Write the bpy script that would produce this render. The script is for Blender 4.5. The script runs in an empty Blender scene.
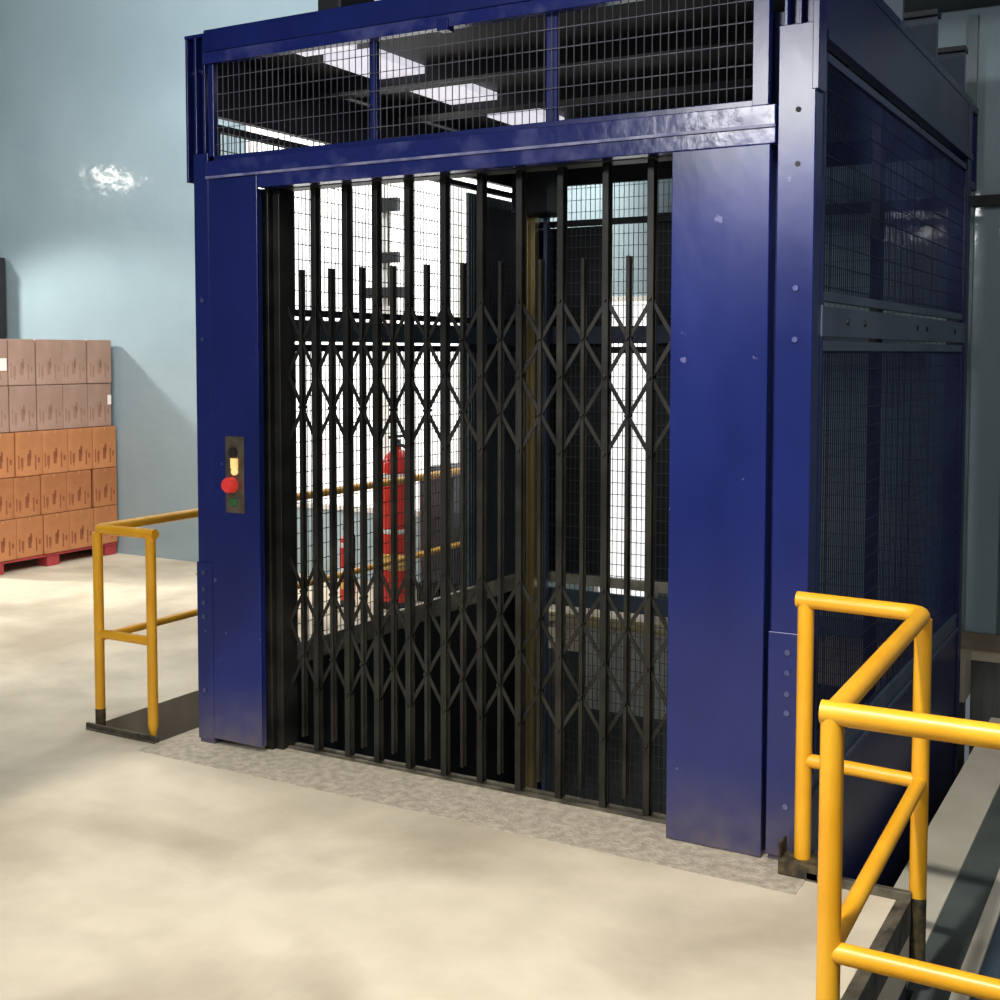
import bpy, bmesh, math, random
from mathutils import Vector, Matrix
random.seed(7)
COL = bpy.context.scene.collection
PI = math.pi

# ------------------------------------------------------------------ materials
def lin(c):
    c = c / 255.0
    return c / 12.92 if c <= 0.04045 else ((c + 0.055) / 1.055) ** 2.4
def rgb(r, g, b): return (lin(r), lin(g), lin(b), 1.0)

def mat(name, c1, c2=None, rough=0.5, metal=0.0, scale=4.0, bump=0.0, bscale=60.0, emit=0.0, detail=6.0, lo=0.35, hi=0.65, rvar=0.0, spec=None, stretch=None):
    m = bpy.data.materials.new(name); m.use_nodes = True
    nt = m.node_tree; N = nt.nodes; L = nt.links
    b = N['Principled BSDF']
    b.inputs['Roughness'].default_value = rough
    b.inputs['Metallic'].default_value = metal
    if spec is not None: b.inputs['Specular IOR Level'].default_value = spec
    tc = N.new('ShaderNodeTexCoord'); mp = N.new('ShaderNodeMapping')
    L.new(tc.outputs['Object'], mp.inputs['Vector'])
    if stretch: mp.inputs['Scale'].default_value = stretch
    n = N.new('ShaderNodeTexNoise'); n.inputs['Scale'].default_value = scale; n.inputs['Detail'].default_value = detail
    L.new(mp.outputs['Vector'], n.inputs['Vector'])
    r = N.new('ShaderNodeValToRGB')
    r.color_ramp.elements[0].position = lo; r.color_ramp.elements[1].position = hi
    r.color_ramp.elements[0].color = rgb(*c1); r.color_ramp.elements[1].color = rgb(*(c2 or c1))
    L.new(n.outputs['Fac'], r.inputs['Fac']); L.new(r.outputs['Color'], b.inputs['Base Color'])
    if rvar:
        mr = N.new('ShaderNodeMapRange'); mr.inputs['To Min'].default_value = rough - rvar; mr.inputs['To Max'].default_value = rough + rvar
        L.new(n.outputs['Fac'], mr.inputs['Value']); L.new(mr.outputs['Result'], b.inputs['Roughness'])
    if bump:
        n2 = N.new('ShaderNodeTexNoise'); n2.inputs['Scale'].default_value = bscale; n2.inputs['Detail'].default_value = 4
        L.new(mp.outputs['Vector'], n2.inputs['Vector'])
        bp = N.new('ShaderNodeBump'); bp.inputs['Strength'].default_value = bump; bp.inputs['Distance'].default_value = 0.02
        L.new(n2.outputs['Fac'], bp.inputs['Height']); L.new(bp.outputs['Normal'], b.inputs['Normal'])
    if emit:
        L.new(r.outputs['Color'], b.inputs['Emission Color']); b.inputs['Emission Strength'].default_value = emit
    return m

STAIN_SHADE = (4.3, 8.7, 0.0)
def floor_mat():
    m = mat('worn_concrete', (214, 202, 177), (226, 215, 191), rough=0.62, scale=1.1, bump=0.08, bscale=25, lo=0.3, hi=0.7, rvar=0.12)
    nt = m.node_tree; N = nt.nodes; L = nt.links; b = N['Principled BSDF']
    ramp = [n for n in N if n.type == 'VALTORGB'][0]
    tc = [n for n in N if n.type == 'TEX_COORD'][0]
    # big soft stains, offset so a dark one stands in for a front-left shadow
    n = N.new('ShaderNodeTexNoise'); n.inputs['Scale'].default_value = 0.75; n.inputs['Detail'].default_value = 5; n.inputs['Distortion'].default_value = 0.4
    so = N.new('ShaderNodeMapping'); so.inputs['Location'].default_value = STAIN_SHADE; L.new(tc.outputs['Object'], so.inputs['Vector'])
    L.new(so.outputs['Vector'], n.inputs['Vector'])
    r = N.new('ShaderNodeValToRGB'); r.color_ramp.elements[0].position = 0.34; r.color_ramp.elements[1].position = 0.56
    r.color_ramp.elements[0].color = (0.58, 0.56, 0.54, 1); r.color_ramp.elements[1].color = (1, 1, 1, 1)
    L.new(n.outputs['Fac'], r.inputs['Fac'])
    # fine grime
    n3 = N.new('ShaderNodeTexNoise'); n3.inputs['Scale'].default_value = 5; n3.inputs['Detail'].default_value = 9
    L.new(tc.outputs['Object'], n3.inputs['Vector'])
    r3 = N.new('ShaderNodeValToRGB'); r3.color_ramp.elements[0].position = 0.3; r3.color_ramp.elements[1].position = 0.62
    r3.color_ramp.elements[0].color = (0.90, 0.895, 0.88, 1); r3.color_ramp.elements[1].color = (1, 1, 1, 1)
    L.new(n3.outputs['Fac'], r3.inputs['Fac'])
    def mul(a, c):
        x = N.new('ShaderNodeMix'); x.data_type = 'RGBA'; x.blend_type = 'MULTIPLY'; x.inputs['Factor'].default_value = 1
        L.new(a, x.inputs['A']); L.new(c, x.inputs['B']); return x.outputs['Result']
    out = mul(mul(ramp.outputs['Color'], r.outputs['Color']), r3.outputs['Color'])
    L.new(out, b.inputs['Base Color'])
    return m

M = {}
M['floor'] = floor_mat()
M['threshold'] = mat('threshold_concrete', (158, 148, 130), (190, 180, 160), rough=0.9, scale=26, bump=0.5, bscale=70)
M['wall'] = mat('blue_wall_paint', (147, 167, 175), (158, 177, 184), rough=0.11, scale=0.7, bump=0.5, bscale=3.0, spec=0.5)
M['ceiling'] = mat('ceiling_grey', (60, 66, 66), (72, 78, 78), rough=0.8)
M['beam_dark'] = mat('dark_beam_steel', (34, 38, 38), (48, 52, 50), rough=0.6)
M['blue'] = mat('blue_gloss_paint', (18, 31, 92), (26, 40, 110), rough=0.25, scale=2.2, bump=0.06, bscale=9, rvar=0.08, stretch=(1, 1, 0.5))
def dusty(m):
    nt = m.node_tree; N = nt.nodes; L = nt.links; b = N['Principled BSDF']
    src = b.inputs['Base Color'].links[0].from_socket
    g = N.new('ShaderNodeNewGeometry'); sp = N.new('ShaderNodeSeparateXYZ'); L.new(g.outputs['Position'], sp.inputs['Vector'])
    mr = N.new('ShaderNodeMapRange'); mr.inputs['From Min'].default_value = 0.0; mr.inputs['From Max'].default_value = 0.35; mr.inputs['To Min'].default_value = 1; mr.inputs['To Max'].default_value = 0
    L.new(sp.outputs['Z'], mr.inputs['Value'])
    n = N.new('ShaderNodeTexNoise'); n.inputs['Scale'].default_value = 11; n.inputs['Detail'].default_value = 6
    L.new(g.outputs['Position'], n.inputs['Vector'])
    pw = N.new('ShaderNodeMath'); pw.operation = 'POWER'; pw.inputs[1].default_value = 1.8; L.new(mr.outputs['Result'], pw.inputs[0])
    mu = N.new('ShaderNodeMath'); mu.operation = 'MULTIPLY'; L.new(pw.outputs[0], mu.inputs[0]); L.new(n.outputs['Fac'], mu.inputs[1])
    mx = N.new('ShaderNodeMix'); mx.data_type = 'RGBA'; L.new(mu.outputs[0], mx.inputs['Factor']); L.new(src, mx.inputs['A']); mx.inputs['B'].default_value = rgb(122, 112, 104)
    # small chips of paint
    n2 = N.new('ShaderNodeTexNoise'); n2.inputs['Scale'].default_value = 17; n2.inputs['Detail'].default_value = 3
    L.new(g.outputs['Position'], n2.inputs['Vector'])
    r2 = N.new('ShaderNodeValToRGB'); r2.color_ramp.elements[0].position = 0.73; r2.color_ramp.elements[1].position = 0.76
    r2.color_ramp.elements[0].color = (0, 0, 0, 1); r2.color_ramp.elements[1].color = (0.6, 0.6, 0.6, 1)
    L.new(n2.outputs['Fac'], r2.inputs['Fac'])
    mx2 = N.new('ShaderNodeMix'); mx2.data_type = 'RGBA'; L.new(r2.outputs['Color'], mx2.inputs['Factor']); L.new(mx.outputs['Result'], mx2.inputs['A']); mx2.inputs['B'].default_value = rgb(120, 122, 165)
    L.new(mx2.outputs['Result'], b.inputs['Base Color'])
dusty(M['blue'])
M['blue_worn'] = mat('worn_blue_paint', (30, 42, 112), (92, 96, 152), rough=0.22, scale=6, bump=0.12, bscale=14, lo=0.5, hi=0.78, rvar=0.1)
M['chip'] = mat('chipped_pale_edge', (84, 90, 150), (170, 170, 200), rough=0.4, scale=9, stretch=(1, 1, 1))
M['navy'] = mat('dark_navy_paint', (24, 33, 78), (31, 42, 94), rough=0.38, scale=3, bump=0.04, bscale=12)
M['slate'] = mat('slate_blue_grey_paint', (72, 84, 106), (90, 102, 122), rough=0.5, scale=3)
M['wire'] = mat('galvanised_wire', (92, 94, 108), (120, 120, 130), rough=0.45, metal=0.3)
M['wire_dark'] = mat('dark_wire', (30, 40, 84), (40, 52, 100), rough=0.5, metal=0.2)
M['wire_mid'] = mat('dull_wire', (78, 86, 88), (104, 110, 110), rough=0.45, metal=0.3)
M['gate'] = mat('black_gate_steel', (26, 25, 22), (50, 49, 44), rough=0.42, metal=0.35, scale=6)
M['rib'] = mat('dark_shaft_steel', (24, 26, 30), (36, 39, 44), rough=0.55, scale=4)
M['column'] = mat('slate_panel_steel', (66, 80, 92), (84, 98, 108), rough=0.5, scale=3)
M['guide'] = mat('yellow_lit_guide_rail', (168, 150, 98), (196, 180, 128), rough=0.35, metal=0.4, stretch=(1, 1, 0.2))  # yellow light on the rail edge put into its colour
M['yellow'] = mat('yellow_rail_paint', (238, 168, 28), (248, 184, 44), rough=0.36, scale=5, bump=0.03, bscale=20)
M['rail_foot'] = mat('scuffed_black_foot', (40, 37, 30), (98, 84, 52), rough=0.7, scale=30)
M['angle'] = mat('grimy_steel_angle', (60, 58, 50), (118, 112, 96), rough=0.55, metal=0.4, scale=12)
M['pit'] = mat('pit_dark_steel', (28, 34, 42), (40, 47, 56), rough=0.6)
M['pit_conc'] = mat('pit_concrete', (62, 66, 64), (84, 88, 84), rough=0.9, scale=5, stretch=(6, 1, 0.6))
M['ribbed'] = mat('lit_pit_wall_ribs', (170, 172, 160), (205, 205, 192), rough=0.7, scale=6, stretch=(6, 1, 0.5))
M['pit_floor'] = mat('pit_floor_grime', (20, 22, 24), (34, 36, 38), rough=0.8)
M['ledge'] = mat('ledge_edge_paint', (206, 190, 110), (228, 220, 180), rough=0.6, scale=9)
M['carton'] = mat('brown_cardboard', (166, 108, 64), (184, 122, 76), rough=0.8, scale=5)
M['carton_b'] = mat('brown_cardboard_darker', (156, 98, 58), (174, 114, 70), rough=0.8, scale=5)
M['carton_wrap'] = mat('film_wrapped_cardboard', (146, 116, 100), (162, 132, 116), rough=0.35, scale=4, bump=0.08, bscale=30)
M['print'] = mat('dark_brown_print', (128, 72, 42), (142, 82, 50), rough=0.8)
M['print_wrap'] = mat('print_under_film', (136, 102, 86), (146, 112, 94), rough=0.4)
M['paper'] = mat('white_paper_label', (232, 222, 212), (244, 238, 230), rough=0.7)
M['tape'] = mat('pale_tape', (184, 146, 108), (196, 158, 120), rough=0.4)
M['pale'] = mat('pale_lit_steel', (150, 146, 128), (196, 190, 168), rough=0.45, metal=0.1, scale=14)  # pale tone paints in the light caught by the bottom rails
M['pallet'] = mat('red_pallet_paint', (142, 44, 48), (168, 56, 58), rough=0.6)
M['red'] = mat('red_gloss_paint', (212, 40, 30), (226, 50, 38), rough=0.3)
M['white'] = mat('white_band', (232, 228, 222), rough=0.5)
M['label_y'] = mat('yellow_label', (226, 172, 60), (238, 206, 130), rough=0.5, scale=40)
M['rubber'] = mat('black_rubber', (22, 22, 22), (30, 30, 30), rough=0.7)
M['wrapfilm'] = mat('dark_grey_stretch_film', (62, 68, 74), (86, 92, 96), rough=0.4, scale=5, bump=0.15, bscale=16)
M['bronze'] = mat('bronze_plate', (104, 92, 78), (132, 122, 108), rough=0.35, metal=0.6, scale=20)
M['amber'] = mat('amber_indicator', (240, 170, 80), (255, 214, 140), rough=0.3, emit=0.7)
M['redbtn'] = mat('red_push_button', (214, 40, 40), (226, 62, 56), rough=0.3, emit=0.25)
M['greenbtn'] = mat('green_push_button', (40, 96, 52), (52, 112, 62), rough=0.3)
M['bolt'] = mat('worn_bolt_steel', (70, 78, 132), (112, 116, 158), rough=0.35, metal=0.5)
M['chan'] = mat('light_grey_channel', (196, 190, 172), (212, 206, 188), rough=0.5, scale=3)
M['belt'] = mat('dark_grey_belt', (72, 80, 78), (86, 94, 90), rough=0.6)
M['belt2'] = mat('slate_belt', (44, 58, 70), (58, 72, 84), rough=0.6)
M['glow'] = mat('glowing_gap_panel', (235, 232, 244), rough=0.5, emit=0.85)  # self-lit surface for brightness showing through the roof gaps
M['wall_glow'] = mat('wall_glow_surface', (250, 252, 252), (255, 255, 255), rough=0.4, emit=1.05, scale=1)  # self-lit stand-in for wall overexposed by lamps
M['lampglow'] = mat('lamp_glow', (255, 248, 236), rough=0.5, emit=26.0)
M['black'] = mat('matt_black_metal', (24, 25, 28), (34, 35, 38), rough=0.55)
M['batten'] = mat('grey_green_batten', (96, 112, 114), (112, 128, 130), rough=0.4)
M['skirt'] = mat('dusty_skirting', (120, 112, 96), (150, 140, 122), rough=0.8)

# ------------------------------------------------------------------ geometry helpers
class MB:
    def __init__(self, off=(0, 0, 0)):
        self.bm = bmesh.new(); self.off = Vector(off)
    def box(self, x0, x1, y0, y1, z0, z1):
        r = bmesh.ops.create_cube(self.bm, size=1.0)
        for v in r['verts']:
            v.co = Vector(((x0 + x1) / 2 + v.co.x * (x1 - x0), (y0 + y1) / 2 + v.co.y * (y1 - y0), (z0 + z1) / 2 + v.co.z * (z1 - z0))) - self.off
        return self
    def bar(self, a, b, w, t, up=(0, 1, 0)):
        """flat bar from a to b, width w across, thickness t along 'up'"""
        a = Vector(a); b = Vector(b); d = (b - a); L = d.length; d.normalize()
        u = Vector(up); s = d.cross(u).normalized(); u = s.cross(d).normalized()
        r = bmesh.ops.create_cube(self.bm, size=1.0)
        c = (a + b) / 2
        for v in r['verts']:
            v.co = c + d * (v.co.x * L) + s * (v.co.y * w) + u * (v.co.z * t) - self.off
        return self
    def tube(self, pts, r, seg=14, caps=True):
        pts = [Vector(p) for p in pts]
        rings = []; prev = None
        for i, p in enumerate(pts):
            if i == 0: d = pts[1] - pts[0]
            elif i == len(pts) - 1: d = pts[-1] - pts[-2]
            else: d = (pts[i] - pts[i - 1]).normalized() + (pts[i + 1] - pts[i]).normalized()
            d.normalize()
            if prev is None:
                n = d.orthogonal().normalized()
            else:
                n = (prev - d * prev.dot(d)).normalized()
            prev = n; b = d.cross(n)
            rr = r[i] if isinstance(r, (list, tuple)) else r
            rings.append([self.bm.verts.new(p + (n * math.cos(2 * PI * k / seg) + b * math.sin(2 * PI * k / seg)) * rr - self.off) for k in range(seg)])
        for a, b in zip(rings, rings[1:]):
            for k in range(seg):
                f = self.bm.faces.new((a[k], a[(k + 1) % seg], b[(k + 1) % seg], b[k])); f.smooth = True
        if caps:
            for cap in (self.bm.faces.new(list(reversed(rings[0]))), self.bm.faces.new(rings[-1])):
                for e in cap.edges: e.smooth = False
        return self
    def lathe(self, prof, c, seg=28):
        """prof: list of (radius, z) about vertical axis at c"""
        c = Vector(c)
        pts = [c + Vector((0, 0, z)) for _, z in prof]
        rings = []
        for (rr, z) in prof:
            rings.append([self.bm.verts.new(c + Vector((math.cos(2 * PI * k / seg) * rr, math.sin(2 * PI * k / seg) * rr, z)) - self.off) for k in range(seg)])
        for a, b in zip(rings, rings[1:]):
            for k in range(seg):
                f = self.bm.faces.new((a[k], a[(k + 1) % seg], b[(k + 1) % seg], b[k])); f.smooth = True
        for cap in (self.bm.faces.new(list(reversed(rings[0]))), self.bm.faces.new(rings[-1])):
            for e in cap.edges: e.smooth = False
        return self
    def wire(self, a, b, r):
        return self.bar(a, b, r * 2, r * 2, up=(0.3, 0.9, 0.2))
    def build(self, name, m, parent=None, bevel=0.0):
        bmesh.ops.recalc_face_normals(self.bm, faces=self.bm.faces)
        me = bpy.data.meshes.new(name); self.bm.to_mesh(me); self.bm.free()
        me.materials.append(m)
        o = bpy.data.objects.new(name, me); COL.objects.link(o)
        if parent: o.parent = parent
        else: o.location = self.off
        if bevel:
            md = o.modifiers.new('bevel', 'BEVEL'); md.width = bevel; md.segments = 2; md.limit_method = 'ANGLE'; md.angle_limit = math.radians(40)
        return o

def arc_path(pts, rad, n=6):
    """rounded poly-line"""
    pts = [Vector(p) for p in pts]; out = [pts[0]]
    for i in range(1, len(pts) - 1):
        a, b, c = pts[i - 1], pts[i], pts[i + 1]
        u = (a - b).normalized(); v = (c - b).normalized()
        for k in range(n + 1):
            t = k / n
            p0 = b + u * rad; p2 = b + v * rad
            out.append(p0 * (1 - t) ** 2 + b * (2 * t * (1 - t)) + p2 * t * t)
    out.append(pts[-1]); return out

def tag(o, label, cat, group=None, kind=None):
    o['label'] = label; o['category'] = cat
    if group: o['group'] = group
    if kind: o['kind'] = kind
    return o
def thing(name, label, cat, loc=(0, 0, 0), group=None):
    o = bpy.data.objects.new(name, None); COL.objects.link(o); o.location = loc; o.empty_display_size = 0.2
    return tag(o, label, cat, group)
def struct(o, label=None):
    o['kind'] = 'structure'
    if label: o['label'] = label; 
    return o
def clone(o, parent=None):
    c = o.copy(); COL.objects.link(c)
    if parent: c.parent = parent
    for ch in list(o.children): clone(ch, c)
    return c
def xyz(*a): return Vector(a)

# ------------------------------------------------------------------ camera (solved from the photograph's vanishing points)
H = 1.75
yaw = math.radians(-30.2436); pit = math.radians(3.29659)
Fh = Vector((math.sin(yaw), math.cos(yaw), 0)); R = Vector((math.cos(yaw), -math.sin(yaw), 0))
F = Fh * math.cos(pit) + Vector((0, 0, -math.sin(pit))); U = R.cross(F)
cam = bpy.data.cameras.new('camera'); co = bpy.data.objects.new('camera', cam); COL.objects.link(co)
mw = Matrix((R, U, -F)).transposed().to_4x4(); mw.translation = Vector((3.83, -4.181, H)); co.matrix_world = mw
cam.sensor_width = 36; cam.lens = 45.0; cam.shift_x = 0.03; cam.shift_y = -0.075; cam.clip_end = 100
bpy.context.scene.camera = co

# ------------------------------------------------------------------ setting
YW = 3.65                      # back wall
CEIL = 5.6
f = MB()
f.box(-9, 3.08, -10, -0.24, -0.25, 0)
f.box(-9, -0.17, -0.24, -0.10, -0.25, 0)
f.box(2.75, 3.08, -0.24, -0.10, -0.25, 0)
f.box(-9, -0.62, -0.10, YW, -0.25, 0)
f.box(-0.62, 2.72, 3.34, YW, -0.25, 0)
f.box(2.72, 9, 3.57, YW, -0.05, 0)
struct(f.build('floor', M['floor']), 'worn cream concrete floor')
struct(MB().box(-0.17, 2.75, -0.24, 0.15, -0.25, 0.002).build('trim_1', M['threshold'], bevel=0.004), 'rough grey concrete threshold strip')
# pit shell under the lift
struct(MB().box(-0.66, -0.62, -0.10, 3.34, -1.5, -0.25).build('wall_pit_left', M['pit']), 'dark left side wall of the lift pit')
p = MB(); p.box(-0.62, 2.76, 0.10, 0.14, -1.5, -0.25); p.box(-0.62, -0.17, -0.14, -0.10, -1.5, -0.25); p.box(2.75, 3.04, -0.14, -0.10, -1.5, -0.25)
struct(p.build('wall_pit_front', M['pit']), 'dark front wall of the lift pit')
struct(MB().box(3.04, 3.08, -10, -0.14, -1.5, -0.25).build('wall_pit_right', M['pit']), 'dark wall under the edge of the floor at right')
struct(MB().box(-0.66, 2.72, 3.34, 3.40, -1.5, -0.25).box(2.72, 9, 3.57, 3.63, -1.5, -0.05).build('wall_pit_back', M['pit_conc']), 'pale concrete back wall of the lift pit')
pp = MB()  # pale ribs stand in for light falling on the pit wall
for k in range(9): pp.box(0.36 + k * 0.06, 0.40 + k * 0.06, 3.325, 3.34, -0.62, -0.09)
pp.box(0.34, 0.92, 3.33, 3.34, -0.62, -0.09)
struct(pp.build('wall_pit_lit_patch', M['ribbed']), 'pale ribbed panel added as the lit patch of the pit back wall')
struct(MB().box(-0.66, 9, -10, 3.63, -1.6, -1.5).build('floor_pit', M['pit_floor']), 'dark floor of the lift pit')
struct(MB().box(-0.62, 1.5, 3.32, 3.34, -0.06, 0.004).build('trim_2', M['ledge']), 'yellowish painted floor edge behind the cage')
# walls
wl = MB()
WX0, WX1, WZ0, WZ1 = -2.78, -0.16, 0.55, 4.3
wl.box(-9, WX0, YW, YW + 0.2, 0, CEIL); wl.box(WX1, 0.26, YW, YW + 0.2, 0, CEIL); wl.box(0.72, 9, YW, YW + 0.2, 0, CEIL); wl.box(0.26, 0.72, YW, YW + 0.2, 2.12, CEIL); wl.box(WX0, WX1, YW, YW + 0.2, WZ1, CEIL); wl.box(WX0, WX1, YW, YW + 0.2, 0, WZ0)
struct(wl.build('wall_back', M['wall']), 'glossy pale blue painted wall')
struct(MB().box(-9.2, -9, -10, YW + 0.2, 0, CEIL).build('wall_left', M['wall']), 'pale blue left wall')
struct(MB().box(-9.2, 9, -10, YW + 0.2, CEIL, CEIL + 0.2).build('ceiling', M['ceiling']), 'dark ceiling')
w = MB()
for k in range(4):
    a = WX0 + (WX1 - WX0) * k / 4; b = WX0 + (WX1 - WX0) * (k + 1) / 4
    w.box(a + 0.015, b - 0.015, YW + 0.06, YW + 0.09, WZ0 + 0.02, WZ1 - 0.02)
glow_panel = struct(w.build('wall_glow_1', M['wall_glow']), 'glowing panel added for the brightly lit wall behind the cage')  # added glowing surface in place of overexposed wall, no real window
wf = MB()
for k in range(5):
    a = WX0 + (WX1 - WX0) * k / 4
    wf.box(a - 0.02, a + 0.02, YW - 0.01, YW + 0.1, WZ0, WZ1)
wf.box(WX0, WX1, YW - 0.01, YW + 0.1, WZ0 - 0.02, WZ0 + 0.02); wf.box(WX0, WX1, YW - 0.01, YW + 0.1, WZ1 - 0.03, WZ1)
wf.build('wall_glow_frame', M['white'], glow_panel)  # frame bars around the added glow
w2 = struct(MB().box(0.28, 0.70, YW + 0.06, YW + 0.09, 0.02, 2.10).build('wall_glow_2', M['wall_glow']), 'narrow glowing panel added for bright wall seen through the back of the cage')  # second added glow, for the bright wall in the gap
wf = MB(); wf.box(0.26, 0.285, YW - 0.01, YW + 0.1, 0.0, 2.12); wf.box(0.695, 0.72, YW - 0.01, YW + 0.1, 0.0, 2.12); wf.box(0.26, 0.72, YW - 0.01, YW + 0.1, 2.10, 2.13)
wf.build('wall_glow_frame', M['white'], w2)  # frame bars around the second added glow
struct(MB().box(2.0, 9, 3.25, YW, 3.74, 4.5).build('trim_3', M['beam_dark'], bevel=0.01), 'dark steel beam along the back wall at upper right')
struct(MB().box(1.0, 9, YW - 0.05, YW, 2.60, 2.66).build('trim_4', M['beam_dark']), 'thin dark rail across the right wall')
bt = MB()
for x in (2.62, 2.86, 3.4, 3.9): bt.box(x, x + 0.05, YW - 0.03, YW, 0.05, 3.7)
struct(bt.build('trim_5', M['batten']), 'grey green upright battens on the right wall')
struct(MB().box(1.5, 9, YW - 0.04, YW, 0.0, 0.10).build('baseboard_back', M['skirt']), 'dusty skirting of the right wall')

# ------------------------------------------------------------------ the goods-lift cage
cage = thing('lift_cage', 'tall blue steel goods lift cage with wire mesh sides and black folding gate', 'lift', (1.35, 1.6, 0))
O = (1.35, 1.6, 0)
D = 3.18; W = 2.72; PB = -1.5
def part(mb, name, m, bevel=0.0, parent=None): return mb.build(name, m, parent or cage, bevel)
def nmb(): return MB(O)

def bolts(parent, pts):
    for (x, y, z) in pts:
        mb = nmb()
        mb.tube([(x, y + 0.004, z), (x, y - 0.006, z)], 0.0105, 6)
        mb.build('bolt', M['bolt'], parent)

# front left post with lower splice plate and stepped channel on top
mb = nmb(); mb.box(-0.014, 0.07, 0.0, 0.10, PB, 2.62); mb.box(-0.018, 0.072, -0.008, 0.0, 0.02, 0.82)
pl = part(mb, 'post', M['blue'], 0.003)
bolts(pl, [(0.025, -0.008, z) for z in (0.774, 0.70, 0.639, 0.576, 0.243)] + [(0.03, 0, 1.98), (0.03, 0, 1.81)])
mb = nmb()
mb.box(-0.055, 0.055, 0.04, 0.06, 2.5, 3.13)
for x in (-0.055, -0.005, 0.045): mb.box(x, x + 0.012, 0.0, 0.05, 2.62 if x > -0.02 else 2.5, 3.13)
mb.box(-0.055, 0.06, -0.004, 0.06, 3.12, 3.135)
part(mb, 'post_extension', M['blue'], 0.002)
# front right post
mb = nmb(); mb.box(2.586, 2.712, 0.0, 0.10, PB, 2.84); mb.box(2.580, 2.706, -0.008, 0.0, 0.02, 0.80)
pr = part(mb, 'post', M['blue'], 0.003)
bolts(pr, [(2.648, -0.008, z) for z in (0.733, 0.663, 0.59, 0.524, 0.198)] + [(2.655, 0, z) for z in (1.967, 1.795)])
for z in (2.558, 2.379):
    mb = nmb(); mb.tube([(2.655, 0.004, z), (2.655, -0.004, z)], 0.009, 10); mb.build('bolt', M['rib'], pr)
mb = nmb(); mb.box(2.54, 2.61, 0.062, 0.075, 0.0, 2.9); part(mb, 'gap_filler', M['navy'])
mb = nmb(); mb.box(2.60, 2.72, 0.06, 0.09, 2.80, 3.14); mb.box(2.60, 2.612, 0.01, 0.09, 2.84, 3.14); mb.box(2.648, 2.656, 0.02, 0.09, 2.84, 3.14); mb.box(2.70, 2.722, -0.004, 0.09, 2.62, 3.14)
part(mb, 'post_extension', M['blue'], 0.002)
# rear posts
for x0 in (0.0, 2.62):
    mb = nmb(); mb.box(x0, x0 + 0.10, D - 0.10, D, PB, 3.12)
    part(mb, 'post', M['navy'], 0.003)
# far right outrigger upright
mb = nmb(); mb.box(2.69, 2.715, 3.37, 3.40, 2.66, 3.12); mb.box(2.69, 2.715, D, 3.40, 3.08, 3.12); mb.box(2.69, 2.715, D, 3.40, 2.66, 2.70)
part(mb, 'rear_bracket', M['navy'])

# front panels
mb = nmb(); mb.box(0.07, 0.344, -0.004, 0.008, 0.03, 2.508); mb.box(0.330, 0.344, 0.0, 0.03, 0.03, 2.45); mb.box(0.07, 0.085, 0.008, 0.05, 0.03, 2.45)
lp = part(mb, 'front_panel', M['blue'], 0.003)
mb = nmb(); mb.box(2.216, 2.565, -0.012, 0.002, 0.004, 2.452); mb.box(2.216, 2.23, 0, 0.06, 0.004, 2.44); mb.box(2.551, 2.565, 0, 0.06, 0.004, 2.44)
rp = part(mb, 'front_panel', M['blue'], 0.003)
# control plate on the left panel
mb = nmb(); mb.box(0.158, 0.262, -0.010, -0.002, 1.052, 1.388)
cp = part(mb, 'control_plate', M['bronze'], 0.003, lp)
def knob(z, r, d, name, m, x=0.207):
    mb = nmb(); mb.tube([(x, -0.008, z), (x, -0.008 - d * 0.7, z), (x, -0.008 - d, z)], [r, r, r * 0.75], 18)
    mb.build(name, m, lp)
knob(1.318, 0.022, 0.02, 'black_button', M['rubber'])
knob(1.235, 0.017, 0.014, 'indicator_lamp', M['amber'], 0.213)
mb = nmb(); mb.box(0.196, 0.23, -0.02, -0.008, 1.248, 1.292); mb.build('indicator_lens', M['amber'], lp)
knob(1.176, 0.034, 0.045, 'stop_button', M['redbtn'], 0.196)
knob(1.100, 0.020, 0.016, 'start_button', M['greenbtn'])
# header
mb = nmb(); mb.box(0.072, 2.582, -0.016, 0.055, 2.512, 2.582); mb.box(0.352, 2.582, -0.010, 0.055, 2.452, 2.512)
hb = part(mb, 'header_beam', M['blue_worn'], 0.003)
mb = nmb(); mb.box(0.072, 2.582, -0.021, -0.012, 2.506, 2.516); mb.build('header_edge', M['chip'], hb)
# front mesh light above the header
mb = nmb()
mb.box(0.075, 2.50, 0.0, 0.03, 2.582, 2.604); mb.box(0.075, 0.105, 0.0, 0.03, 2.582, 3.0); mb.box(2.50, 2.556, -0.01, 0.03, 2.582, 3.02)
fm = part(mb, 'mesh_frame', M['blue'], 0.002)
mb = nmb()
x = 0.115
while x < 2.50:
    mb.wire((x, 0.016, 2.60), (x, 0.016, 3.0), 0.0014); x += 0.0305
for k in range(6): mb.wire((0.1, 0.019, 2.655 + 0.072 * k), (2.50, 0.019, 2.655 + 0.072 * k), 0.0016)
mb.build('wire_mesh', M['wire'], fm)
for x0, x1 in ((0.905, 0.942), (1.70, 1.748)):
    mb = nmb(); mb.box(x0, x1, 0.03, 0.05, 2.582, 3.0); part(mb, 'mesh_upright', M['blue'], 0.002)
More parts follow.
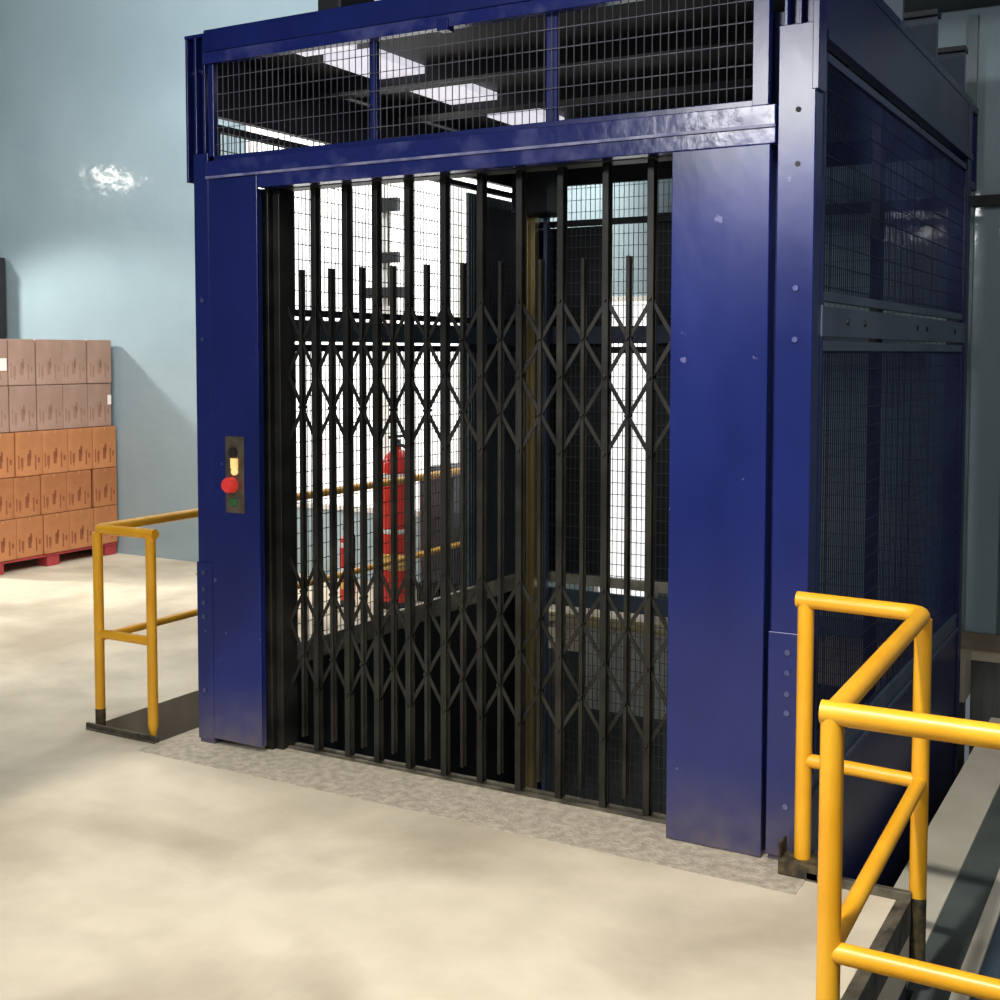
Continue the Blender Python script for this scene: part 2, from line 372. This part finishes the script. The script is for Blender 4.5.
# top beam
mb = nmb(); mb.box(0.062, 2.60, -0.012, 0.07, 3.05, 3.145)
part(mb, 'top_beam', M['blue'], 0.004)
mb = nmb(); mb.box(0.062, 2.60, -0.02, 0.03, 2.998, 3.046)
part(mb, 'top_angle', M['blue_worn'], 0.003)
for x in (1.26, ):
    mb = nmb(); mb.box(x, x + 0.05, -0.03, 0.02, 2.985, 3.03); part(mb, 'hanger_clip', M['blue'], 0.003)
mb = nmb(); mb.box(0.63, 0.75, 0.05, 0.30, 3.14, 3.30); mb.box(0.66, 0.72, 0.1, 0.2, 3.30, 3.36)
part(mb, 'lifting_lug', M['black'], 0.01)

# side walls (right and left) -------------------------------------------------
def mesh_plane(x, y0, y1, z0, z1, r=0.0017, pv=0.03, ph=0.075):
    mb = nmb(); y = y0
    while y <= y1: mb.wire((x, y, z0), (x, y, z1), r); y += pv
    z = z0 + 0.02
    while z <= z1: mb.wire((x + 0.003, y0, z), (x + 0.003, y1, z), r); z += ph
    return mb
def side(x, s, dark, ang, flat, wirem, left=False):
    # x outer plane, s = inward direction
    def bx(mb, d0, d1, y0, y1, z0, z1):
        a, b = x + s * d0, x + s * d1
        mb.box(min(a, b), max(a, b), y0, y1, z0, z1)
    mb = nmb(); bx(mb, 0.0, 0.012, 0.10, D, 2.83, 3.12); bx(mb, -0.004, 0.03, 0.10, D, 3.09, 3.13); bx(mb, -0.012, 0.03, 0.10, D, 2.80, 2.835)
    part(mb, 'side_beam', dark, 0.002)
    mb = nmb(); bx(mb, 0.0, 0.03, 0.10, D - 0.1, 2.735, 2.765); bx(mb, 0.0, 0.03, 0.10, 0.13, 0.31, 2.765); bx(mb, 0, 0.03, D - 0.13, D - 0.1, 0.31, 2.765)
    part(mb, 'side_frame', dark, 0.002)
    mb = nmb(); bx(mb, 0.004, 0.03, 0.10, D - 0.1, 1.928, 1.962); part(mb, 'mid_angle', ang, 0.002)
    mb = nmb(); bx(mb, -0.004, 0.03, 0.10, D - 0.1, 1.806, 1.912); r = part(mb, 'mid_rail', flat, 0.002)
    mb = nmb(); bx(mb, 0.004, 0.03, 0.10, D - 0.1, 1.757, 1.792); part(mb, 'mid_angle', ang, 0.002)
    for y in (0.45, 0.72, 1.75, 1.98, 2.75):
        mb = nmb(); a = x - s * 0.004; mb.tube([(a + s * 0.003, y, 1.862), (a - s * 0.006, y, 1.862)], 0.012, 6); mb.build('bolt', M['rib'], r)
    mb = nmb(); bx(mb, 0.0, 0.03, 0.10, D - 0.1, 0.292, 0.318); bx(mb, 0.006, 0.03, 0.10, D - 0.1, 0.235, 0.292); bx(mb, -0.006, 0.03, 0.10, D - 0.1, 0.215, 0.235)
    part(mb, 'bottom_rail', M['pale'] if left else flat, 0.002)
    mb = nmb(); bx(mb, 0.004, 0.016, 0.10, D - 0.1, PB, 0.215); part(mb, 'kick_plate', dark)
    xm = x + s * 0.015
    part(mesh_plane(xm, 0.13, D - 0.13, 1.96, 2.735), 'wire_mesh', wirem)
    part(mesh_plane(xm, 0.13, D - 0.13, 0.318, 1.757), 'wire_mesh', wirem)
side(2.715, -1, M['navy'], M['slate'], M['slate'], M['wire_dark'])
side(0.0, 1, M['rib'], M['rib'], M['column'], M['wire_mid'], True)
# slate panels behind the left mesh
mb = nmb(); mb.box(-0.03, -0.018, 2.40, 3.06, 0.25, 2.72); part(mb, 'backing_panel', M['column'])

# back wall of cage -----------------------------------------------------------
yb = D - 0.05
mb = nmb(); mb.box(0.1, 2.62, yb, yb + 0.03, 2.82, 3.0); mb.box(0.1, 2.62, yb, yb + 0.03, 2.56, 2.60); mb.box(0.1, 2.62, yb, yb + 0.03, 1.75, 1.79)
part(mb, 'back_rail', M['rib'], 0.002)
mb = nmb(); mb.box(0.1, 2.62, yb - 0.01, yb + 0.02, 1.81, 1.92); part(mb, 'mid_rail', M['slate'], 0.002)
mb = nmb(); mb.box(0.1, 2.62, yb - 0.01, yb + 0.02, 0.10, 0.21); part(mb, 'bottom_rail', M['column'], 0.002)
mb = nmb(); mb.box(0.1, 2.62, yb - 0.02, yb + 0.02, 0.25, 0.315); part(mb, 'bottom_angle', M['pale'], 0.002)
mb = nmb(); x = 0.12
while x < 2.62: mb.wire((x, yb + 0.01, PB), (x, yb + 0.01, 2.82), 0.0017); x += 0.033
z = -1.4
while z < 2.82: mb.wire((0.1, yb + 0.006, z), (2.62, yb + 0.006, z), 0.0019); z += 0.075
part(mb, 'wire_mesh', M['wire_mid'])
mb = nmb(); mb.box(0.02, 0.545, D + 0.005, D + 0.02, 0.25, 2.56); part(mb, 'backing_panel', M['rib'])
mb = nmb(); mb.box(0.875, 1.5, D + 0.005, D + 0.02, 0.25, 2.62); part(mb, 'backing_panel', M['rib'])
# guide rails in the shaft
mb = nmb(); mb.box(0.105, 0.135, 2.98, 3.04, PB, 2.98); mb.box(0.095, 0.105, 2.94, 3.08, PB, 2.98); part(mb, 'guide_rail', M['guide'], 0.002)
mb = nmb(); mb.box(0.175, 0.20, 3.02, 3.07, PB, 2.98); part(mb, 'guide_rail', M['slate'], 0.002)
mb = nmb(); mb.box(2.56, 2.60, 1.5, 1.6, PB, 2.98); part(mb, 'guide_rail', M['rib'], 0.002)
mb = nmb(); mb.box(0.06, 0.30, 2.80, 3.12, 2.62, 2.98); part(mb, 'pulley_housing', M['rib'], 0.01)

# roof ------------------------------------------------------------------------
mb = nmb(); mb.box(0.03, 2.69, 0.08, D - 0.02, 3.06, 3.08); part(mb, 'roof_sheet', M['rib'])
for y in (0.78, 1.46):
    mb = nmb(); mb.box(0.03, 2.69, y - 0.07, y + 0.07, 2.985, 3.06); part(mb, 'roof_joist', M['rib'], 0.002)
mb = nmb(); mb.box(0.76, 2.60, 2.2, 2.5, 2.85, 3.06); part(mb, 'hoist_beam', M['column'], 0.006)
for (a, b) in ((0.10, 0.17), (0.30, 0.70), (0.90, 1.38), (1.76, 2.15)):  # glowing panels stand in for brightness seen through gaps, not lamps
    mb = nmb(); mb.box(0.475, 0.745, a, b, 3.02, 3.055); part(mb, 'roof_gap_glow', M['glow'])
for y in (1.30, 2.08, 2.88):
    mb = nmb(); mb.box(0.2, 2.72, y, y + 0.03, 3.13, 3.33); mb.box(0.2, 2.72, y - 0.03, y + 0.06, 3.10, 3.13)
    rb = part(mb, 'roof_beam', M['slate'], 0.002)
    mb = nmb(); mb.box(0.2, 2.725, y - 0.035, y + 0.07, 3.33, 3.355); mb.build('beam_flange', M['rib'], rb)

# folding gate ----------------------------------------------------------------
mb = nmb(); mb.box(0.30, 2.40, 0.10, 0.20, 2.455, 2.51); mb.box(0.305, 0.352, 0.06, 0.20, 0.004, 2.455); mb.box(0.356, 0.392, 0.085, 0.19, 0.004, 2.455)
gate = part(mb, 'folding_gate', M['gate'], 0.003)
mb = nmb(); mb.box(0.36, 2.30, 0.115, 0.135, 0.002, 0.012); mb.box(0.36, 2.30, 0.165, 0.185, 0.002, 0.012); mb.build('gate_track', M['angle'], gate)
MX = [0.386, 0.538, 0.704, 0.857, 1.016, 1.189, 1.360, 1.535, 1.712, 1.900, 2.080, 2.255]
pick = None
def picket(x, z0, z1, w, y0, y1):
    mb = nmb()
    mb.box(x - w / 2, x + w / 2, y0, y0 + 0.008, z0, z1)
    mb.box(x - w / 2, x + w / 2, y1 - 0.008, y1, z0, z1)
    return mb
for i, x in enumerate(MX[1:]):
    mb = picket(x, 0.012, 2.46, 0.026, 0.130, 0.170)
    for z in (1.95, 1.66, 1.37, 0.85, 0.57, 0.28): mb.tube([(x, 0.121, z), (x, 0.179, z)], 0.008, 8)
    mb.build('gate_picket', M['gate'], gate, 0.0015)
for a, b in zip(MX, MX[1:]):
    x = (a + b) / 2
    mb = picket(x, 0.06, 2.11, 0.015, 0.134, 0.166)
    for z in (1.805, 1.515, 0.71, 0.425): mb.tube([(x, 0.123, z), (x, 0.177, z)], 0.007, 8)
    mb.build('gate_picket', M['gate'], gate, 0.0015)
zs = [(1.95, 1.66, 1.37), (0.85, 0.57, 0.28)]
n = len(MX)
for (zt, zm, zb) in zs:
    for i in range(0, n - 1):
        for (z0, z1, yy) in ((zt, zm, 0.146), (zm, zt, 0.153), (zm, zb, 0.146), (zb, zm, 0.153)):
            mb = nmb(); mb.bar((MX[i], yy, z0), (MX[i + 1], yy, z1), 0.015, 0.005); mb.build('lattice_strap', M['gate'], gate)

# ------------------------------------------------------------------ yellow guard rails
def foot(mb, x, y, z): mb.box(x - 0.022, x + 0.022, y - 0.012, y + 0.012, z - 0.2, z)
r = 0.0235
lr = thing('guard_rail', 'yellow tubular guard rail left of the cage, beside the stacked cartons', 'railing', (-0.57, -0.07, 0))
OL = (-0.57, -0.07, 0)
top = arc_path([(-0.235, -0.07, 0.02), (-0.235, -0.07, 0.93)], 0.02)
mb = MB(OL); mb.tube([(-0.235, -0.07, 0.0), (-0.235, -0.07, 0.06), (-0.235, -0.07, 0.93)], [0.010, r, r]); mb.build('post', M['yellow'], lr)
mb = MB(OL); mb.tube([(-0.57, -0.07, 0.09), (-0.57, -0.07, 0.92)], r)
mb.build('post', M['yellow'], lr)
mb = MB(OL); mb.tube([(-0.57, -0.07, -0.03), (-0.57, -0.07, 0.09)], r * 1.01); mb.build('post_foot', M['rail_foot'], lr)
mb = MB(OL); mb.tube(arc_path([(-0.205, -0.07, 0.935), (-0.57, -0.07, 0.935), (-0.57, 3.42, 0.935)], 0.03), r); mb.build('top_rail', M['yellow'], lr)
mb = MB(OL); mb.tube([(-0.235, -0.07, 0.445), (-0.57, -0.07, 0.445)], r * 0.9); mb.build('mid_rail', M['yellow'], lr)
mb = MB(OL); mb.tube([(-0.57, -0.07, 0.425), (-0.57, 3.42, 0.425)], r * 0.8); mb.build('mid_rail', M['yellow'], lr)
for yy in (1.22, 3.42):
    mb = MB(OL); mb.tube([(-0.57, yy, -0.1), (-0.57, yy, 0.935)], r * 0.9); mb.build('post', M['yellow'], lr)

OR = (3.10, -0.06, 0)
rr_ = thing('guard_rail', 'yellow tubular guard rail at the right front corner of the cage, stepping toward the viewer', 'railing', OR)
r = 0.027
XN, XF, YF, YN = 2.722, 3.098, -0.075, -1.33
XC = 3.128
mb = MB(OR); mb.tube([(XN, -0.06, 0.0), (XN, -0.06, 0.93)], r); mb.build('post', M['yellow'], rr_)
mb = MB(OR); mb.tube([(XF, YF, 0.0), (XF, YF, 0.91)], r); mb.build('post', M['yellow'], rr_)
mb = MB(OR); mb.tube([(XF, YF, -0.22), (XF, YF, 0.01)], r * 1.02); mb.build('post_foot', M['rail_foot'], rr_)
mb = MB(OR); mb.tube([(XC, YN, -0.20), (XC, YN, 0.92)], r); mb.build('post', M['yellow'], rr_)
mb = MB(OR); mb.tube(arc_path([(XN - 0.03, -0.06, 0.93), (XF, YF, 0.925), (XC, YN, 0.925)], 0.05), r); mb.build('top_rail', M['yellow'], rr_)
mb = MB(OR); mb.tube([(XC - 0.025, YN, 0.928), (3.4, YN, 0.928), (4.9, YN, 0.928)], r * 1.02); mb.build('top_rail', M['yellow'], rr_)
mb = MB(OR); mb.tube([(XN, -0.06, 0.39), (XF, YF, 0.385)], r * 0.85); mb.build('mid_rail', M['yellow'], rr_)
mb = MB(OR); mb.tube([(XF, YF, 0.385), (XC, YN, 0.37)], r * 0.85); mb.build('mid_rail', M['yellow'], rr_)
mb = MB(OR); mb.tube([(XC, YN, 0.37), (4.9, YN, 0.37)], r * 0.9); mb.build('mid_rail', M['yellow'], rr_)
mb = MB(OR); mb.tube([(4.9, YN, -0.2), (4.9, YN, 0.928)], r); mb.build('post', M['yellow'], rr_)

# steel angle edging of the floor openings
mb = MB(); mb.box(-0.62, -0.17, -0.115, -0.10, -0.06, 0.025); mb.box(-0.60, -0.17, -0.135, -0.10, 0.0, 0.006)
struct(mb.build('trim_6', M['angle'], bevel=0.002), 'grimy steel angle edging under the left rail')
mb = MB(); mb.box(3.065, 3.085, -10, -0.10, -0.10, 0.012); mb.box(2.75, 3.085, -0.115, -0.09, -0.10, 0.03); mb.box(3.04, 3.07, -10, -0.12, 0.0, 0.004)
struct(mb.build('trim_7', M['angle'], bevel=0.002), 'grimy steel angle edging of the floor at right')
mb = MB(OR); mb.box(2.655, 2.79, -0.115, -0.03, 0.003, 0.055); mb.box(2.655, 2.662, -0.115, -0.03, 0.055, 0.11)
mb.build('base_bracket', M['rail_foot'], rr_, 0.004)

# sunken conveyor at right
OC = (3.4, 0.3, -1.5)
cv = thing('conveyor', 'long grey steel conveyor sunk in the pit to the right of the cage', 'conveyor', OC)
mb = MB(OC); mb.box(2.87, 3.065, -0.06, 3.3, -0.42, -0.30); mb.box(2.87, 2.885, -0.06, 3.3, -0.75, -0.42); mb.build('side_channel', M['chan'], cv, 0.004)
mb = MB(OC); mb.box(3.065, 3.09, -0.06, 3.3, -0.42, -0.31); mb.box(3.09, 3.20, -6.0, 3.3, -0.42, -0.31); mb.build('belt', M['belt'], cv)
mb = MB(OC); mb.box(3.20, 3.255, -6.0, 3.3, -0.42, -0.295); mb.build('centre_strip', M['chan'], cv, 0.004)
mb = MB(OC); mb.box(3.255, 3.95, -6.0, 3.3, -0.42, -0.31); mb.build('belt', M['belt2'], cv)
for y in (-5, -3, -1, 1, 3):
    mb = MB(OC); mb.box(3.10, 3.18, y - 0.04, y + 0.04, -1.5, -0.42); mb.build('leg', M['belt'], cv, 0.003)
    mb = MB(OC); mb.box(3.85, 3.93, y - 0.04, y + 0.04, -1.5, -0.42); mb.build('leg', M['belt'], cv, 0.003)

# ------------------------------------------------------------------ pallet of cartons at left
PX0, PX1 = -4.89, -4.27
PY0, PY1 = 2.27, 3.625
OP = (-4.64, 2.95, 0)
pt = thing('pallet', 'red wooden pallet under the stacked brown cartons', 'pallet', OP)
mb = MB(OP)
for k in range(5):
    a = PX0 + 0.02 + k * 0.122
    mb.box(a, a + 0.10, PY0, PY1, 0.085, 0.105)
mb.build('deck', M['pallet'], pt, 0.003)
for y in (2.30, 2.86, 3.49):
    for x in (PX0 + 0.02, PX1 - 0.14):
        mb = MB(OP); mb.box(x, x + 0.12, y, y + 0.13, 0.0, 0.085); mb.build('block', M['pallet'], pt, 0.004)

ZL = [0.108, 0.435, 0.765, 1.122, 1.492, 1.865]
CNT = 5; CW = 0.27
layer_name = ['bottom layer', 'second layer from the bottom', 'middle layer', 'second layer from the top', 'top layer']
pos_name = ['against the wall', 'second from the wall', 'third from the wall', 'fourth from the wall', 'fifth from the wall']
def make_carton(wrapped, h, darker):
    m = M['carton_wrap'] if wrapped else (M['carton_b'] if darker else M['carton'])
    mb = MB(); mb.box(-0.31, 0.31, -CW / 2 + 0.0025, CW / 2 - 0.0025, 0, h - 0.004)
    o = mb.build('carton', m, None, 0.006)
    pm = M['print_wrap'] if wrapped else M['print']
    mb = MB()
    # handling pictograms: glass, arrows, umbrella and a block of unreadable lines, as flat ink on the face
    xf = 0.3105
    def q(y0, y1, z0, z1): mb.box(xf - 0.001, xf + 0.0006, y0, y1, z0 * h, z1 * h)
    q(-0.112, -0.098, 0.16, 0.48); q(-0.085, -0.06, 0.2, 0.42); q(-0.078, -0.067, 0.12, 0.2)
    q(-0.02, 0.012, 0.22, 0.50); q(0.0, 0.02, 0.36, 0.58)
    q(0.055, 0.07, 0.12, 0.46); q(0.085, 0.105, 0.28, 0.4)
    mb.build('printed_mark', pm, o)
    mb = MB(); mb.box(-0.312, 0.3112, -0.003, 0.003, h - 0.03, h - 0.0035); mb.build('tape', M['tape'] if not wrapped else M['carton_wrap'], o)
    return o
stick = []
for li in range(5):
    h = ZL[li + 1] - ZL[li]; wrapped = li >= 3
    off = 0.0 if li != 1 else 0.02
    proto = None
    for k in range(CNT):
        o = make_carton(wrapped, h, (k + li) % 2) if proto is None else clone(proto)
        proto = proto or o
        y = PY1 - CW / 2 - k * CW - off * (1 if k else 0.0)
        o.location = (-4.58 + random.uniform(-0.006, 0.006) + (-0.022 if wrapped else 0), y + (-0.03 if wrapped else 0), ZL[li])
        tag(o, ('greyish film-wrapped' if wrapped else 'bare brown') + ' carton in the %s, %s' % (layer_name[li], pos_name[k]), 'carton', 'cartons stacked on the red pallet')
        if (li, k) in ((3, 0), (4, 4)): stick.append((li, k, o, h))
for li, k, o, h in stick:
    if True:
        if True:
            mb = MB(); c = (0.09, 0.13, 0.5, 0.72) if li == 3 else (-0.02, 0.12, 0.32, 0.58)
            mb.box(0.310, 0.3122, c[0], c[1], c[2] * h, c[3] * h); lb = mb.build('paper_label', M['paper'], o); lb['label'] = 'white paper label'

# dark upright behind the cartons
mb = MB((-5.76, 3.45, 0)); mb.box(-5.9, -5.64, 3.30, 3.62, 0, 2.62)
o = mb.build('metal_locker', M['black'], None, 0.01); tag(o, 'narrow black metal upright behind the cartons at left edge', 'locker')
mb = MB((-5.76, 3.45, 0)); mb.box(-5.885, -5.655, 3.285, 3.30, 0.1, 2.55); d = mb.build('door', M['black'], o, 0.004)

# ------------------------------------------------------------------ things seen through the cage
def extinguisher(loc, s, label):
    e = thing('fire_extinguisher', label, 'fire extinguisher', loc, 'red cylinders behind the cage')
    L = Vector(loc)
    mb = MB(loc); mb.lathe([(0.10 * s, 0.04), (0.118 * s, 0.06), (0.12 * s, 0.1), (0.12 * s, 0.92 * s), (0.112 * s, 0.99 * s), (0.085 * s, 1.05 * s), (0.045 * s, 1.085 * s), (0.03 * s, 1.09 * s), (0.03 * s, 1.12 * s)], L); mb.build('cylinder', M['red'], e)
    for z in (0.52, 0.90): 
        mb = MB(loc); mb.lathe([(0.1205 * s, z * s), (0.1225 * s, z * s + 0.002), (0.1225 * s, z * s + 0.03), (0.1205 * s, z * s + 0.032)], L); mb.build('white_band', M['white'], e)
    mb = MB(loc); mb.lathe([(0.1205 * s, 0.27 * s), (0.1222 * s, 0.272 * s), (0.1222 * s, 0.38 * s), (0.1205 * s, 0.382 * s)], L); mb.build('instruction_label', M['label_y'], e)
    mb = MB(loc); mb.tube([L + xyz(0, 0, 1.10 * s), L + xyz(0, 0, 1.16 * s)], 0.022 * s, 10); mb.bar(L + xyz(-0.07 * s, 0, 1.17 * s), L + xyz(0.09 * s, 0, 1.19 * s), 0.02, 0.02); mb.build('valve_handle', M['black'], e)
    mb = MB(loc); mb.tube(arc_path([L + xyz(0.02, -0.02 * s, 1.13 * s), L + xyz(0.16 * s, -0.06 * s, 1.1 * s), L + xyz(0.15 * s, -0.06 * s, 0.4 * s)], 0.06 * s), 0.012, 8); mb.build('hose', M['rubber'], e)
    mb = MB(loc); mb.lathe([(0.11 * s, 0.0), (0.115 * s, 0.0), (0.115 * s, 0.045), (0.10 * s, 0.05)], L); mb.build('base_ring', M['rubber'], e)
    return e
extinguisher((-0.905, 2.95, 0), 1.0, 'tallest red cylinder with white bands behind the gate, beside the dark wrapped stack')
extinguisher((-1.22, 2.80, 0), 0.46, 'small red extinguisher standing just left of the tallest red cylinder')
extinguisher((-1.62, 2.45, 0), 0.5, 'red extinguisher farthest left behind the gate, above the beige box')

OB = (-1.42, 2.10, 0)
bx = thing('cardboard_box', 'beige cardboard box on the floor at lower left behind the gate', 'box', OB)
mb = MB(OB); mb.box(-1.62, -1.24, 1.95, 2.25, 0, 0.28); mb.build('body', M['tape'], bx, 0.005)
mb = MB(OB); mb.bar((-1.62, 1.95, 0.28), (-1.70, 1.95, 0.34), 0.005, 0.3); mb.build('flap', M['tape'], bx)

OW = (-0.76, 3.39, 0)
ws = thing('wrapped_pallet_load', 'dark grey film wrapped load standing behind the gate near the shaft corner', 'pallet load', OW)
mb = MB(OW)
mb.box(-0.90, -0.62, 3.20, 3.58, 0.13, 0.90); mb.box(-0.85, -0.65, 3.24, 3.55, 0.88, 0.96)
mb.build('load', M['wrapfilm'], ws, 0.03)
mb = MB(OW); mb.box(-0.91, -0.61, 3.18, 3.60, 0.10, 0.13)
for x in (-0.90, -0.80, -0.70): mb.box(x, x + 0.08, 3.18, 3.60, 0.0, 0.10)
mb.build('pallet_base', M['rib'], ws, 0.003)

OK_ = (-1.44, 3.6, 2.2)
wb = thing('wall_bracket', 'dark metal conduit bracket with three cross blocks in front of the added glowing panel', 'bracket', OK_)
mb = MB(OK_); mb.box(-1.78, -1.75, 3.60, 3.63, 2.0, 3.0); mb.box(-1.42, -1.405, 3.60, 3.615, 2.1, 2.86); mb.build('upright', M['black'], wb)
for (x0, x1, z0, z1) in ((-1.52, -1.32, 2.80, 2.90), (-1.52, -1.32, 2.42, 2.50), (-1.62, -1.27, 2.16, 2.24)):
    mb = MB(OK_); mb.box(x0, x1, 3.58, 3.63, z0, z1); mb.build('cross_block', M['black'], wb, 0.008)

# ------------------------------------------------------------------ lighting fixtures and lamps
def fixture(loc, label):
    t = thing('ceiling_lamp', label, 'lamp', loc, 'high bay lamps')
    L = Vector(loc)
    mb = MB(loc); mb.lathe([(0.05, 0.30), (0.07, 0.28), (0.22, 0.08), (0.24, 0.04), (0.235, 0.03)], L); mb.build('lamp_shade', M['black'], t)
    mb = MB(loc); mb.tube([L + xyz(0, 0, 0.3), (L.x, L.y, CEIL)], 0.01, 8); mb.build('hanger_rod', M['black'], t)
    mb = MB(loc); mb.lathe([(0.02, -0.0), (0.20, 0.0), (0.22, 0.03), (0.21, 0.035)], L); mb.build('lens', M['lampglow'], t)
def spot(name, loc, target, watts, angle, blend=0.15, col=(1, 1, 1), size=0.2):
    l = bpy.data.lights.new(name, 'SPOT'); l.energy = watts; l.spot_size = math.radians(angle); l.spot_blend = blend; l.color = col; l.shadow_soft_size = size
    o = bpy.data.objects.new(name, l); COL.objects.link(o); o.location = loc
    o.rotation_euler = (Vector(target) - Vector(loc)).to_track_quat('-Z', 'Y').to_euler()
    return o
def area(name, loc, target, watts, sx, sy, col=(1, 1, 1)):
    l = bpy.data.lights.new(name, 'AREA'); l.shape = 'RECTANGLE'; l.size = sx; l.size_y = sy; l.energy = watts; l.color = col
    o = bpy.data.objects.new(name, l); COL.objects.link(o); o.location = loc
    o.rotation_euler = (Vector(target) - Vector(loc)).to_track_quat('-Z', 'Y').to_euler()
    return o
KEY = (2.7, -3.4, 5.0)
fixture((KEY[0], KEY[1], KEY[2] + 0.02), 'black high bay lamp above the floor in front of the cage')
spot('key_lamp', (KEY[0], KEY[1], KEY[2] - 0.03), (3.1, -1.4, 0.0), 1130, 66, 0.12, (1.0, 0.96, 0.90), 0.10)
LFT = (-6.4, 1.6, 3.6)
fixture((LFT[0], LFT[1], LFT[2] + 0.02), 'black high bay lamp above the stacked cartons')
spot('left_lamp', (LFT[0], LFT[1], LFT[2] - 0.03), (-4.6, 2.6, 0.4), 760, 92, 0.35, (1.0, 0.96, 0.88), 0.18)
BCK = (0.9, 2.5, 4.7)
spot('back_lamp', BCK, (-3.2, 2.6, 0.0), 850, 90, 0.3, (1.0, 0.96, 0.90), 0.15)
area('wall_wash', (-2.2, 0.5, 5.4), (-4.2, YW, 2.0), 235, 3.0, 1.0, (0.96, 0.98, 1.0))
area('front_fill', (1.0, -5.4, 3.7), (1.3, 0, 1.3), 125, 1.0, 0.6, (0.97, 0.97, 1.0))
area('right_fill', (6.0, -2.0, 4.8), (2.9, 1.5, 0.3), 65, 1.5, 1.5, (1.0, 0.97, 0.92))

wd = bpy.data.worlds.new('world'); bpy.context.scene.world = wd; wd.use_nodes = True
wd.node_tree.nodes['Background'].inputs['Color'].default_value = (0.75, 0.82, 0.9, 1)
wd.node_tree.nodes['Background'].inputs['Strength'].default_value = 0.16
sc = bpy.context.scene
sc.view_settings.view_transform = 'Standard'; sc.view_settings.look = 'None'; sc.view_settings.exposure = 0.0
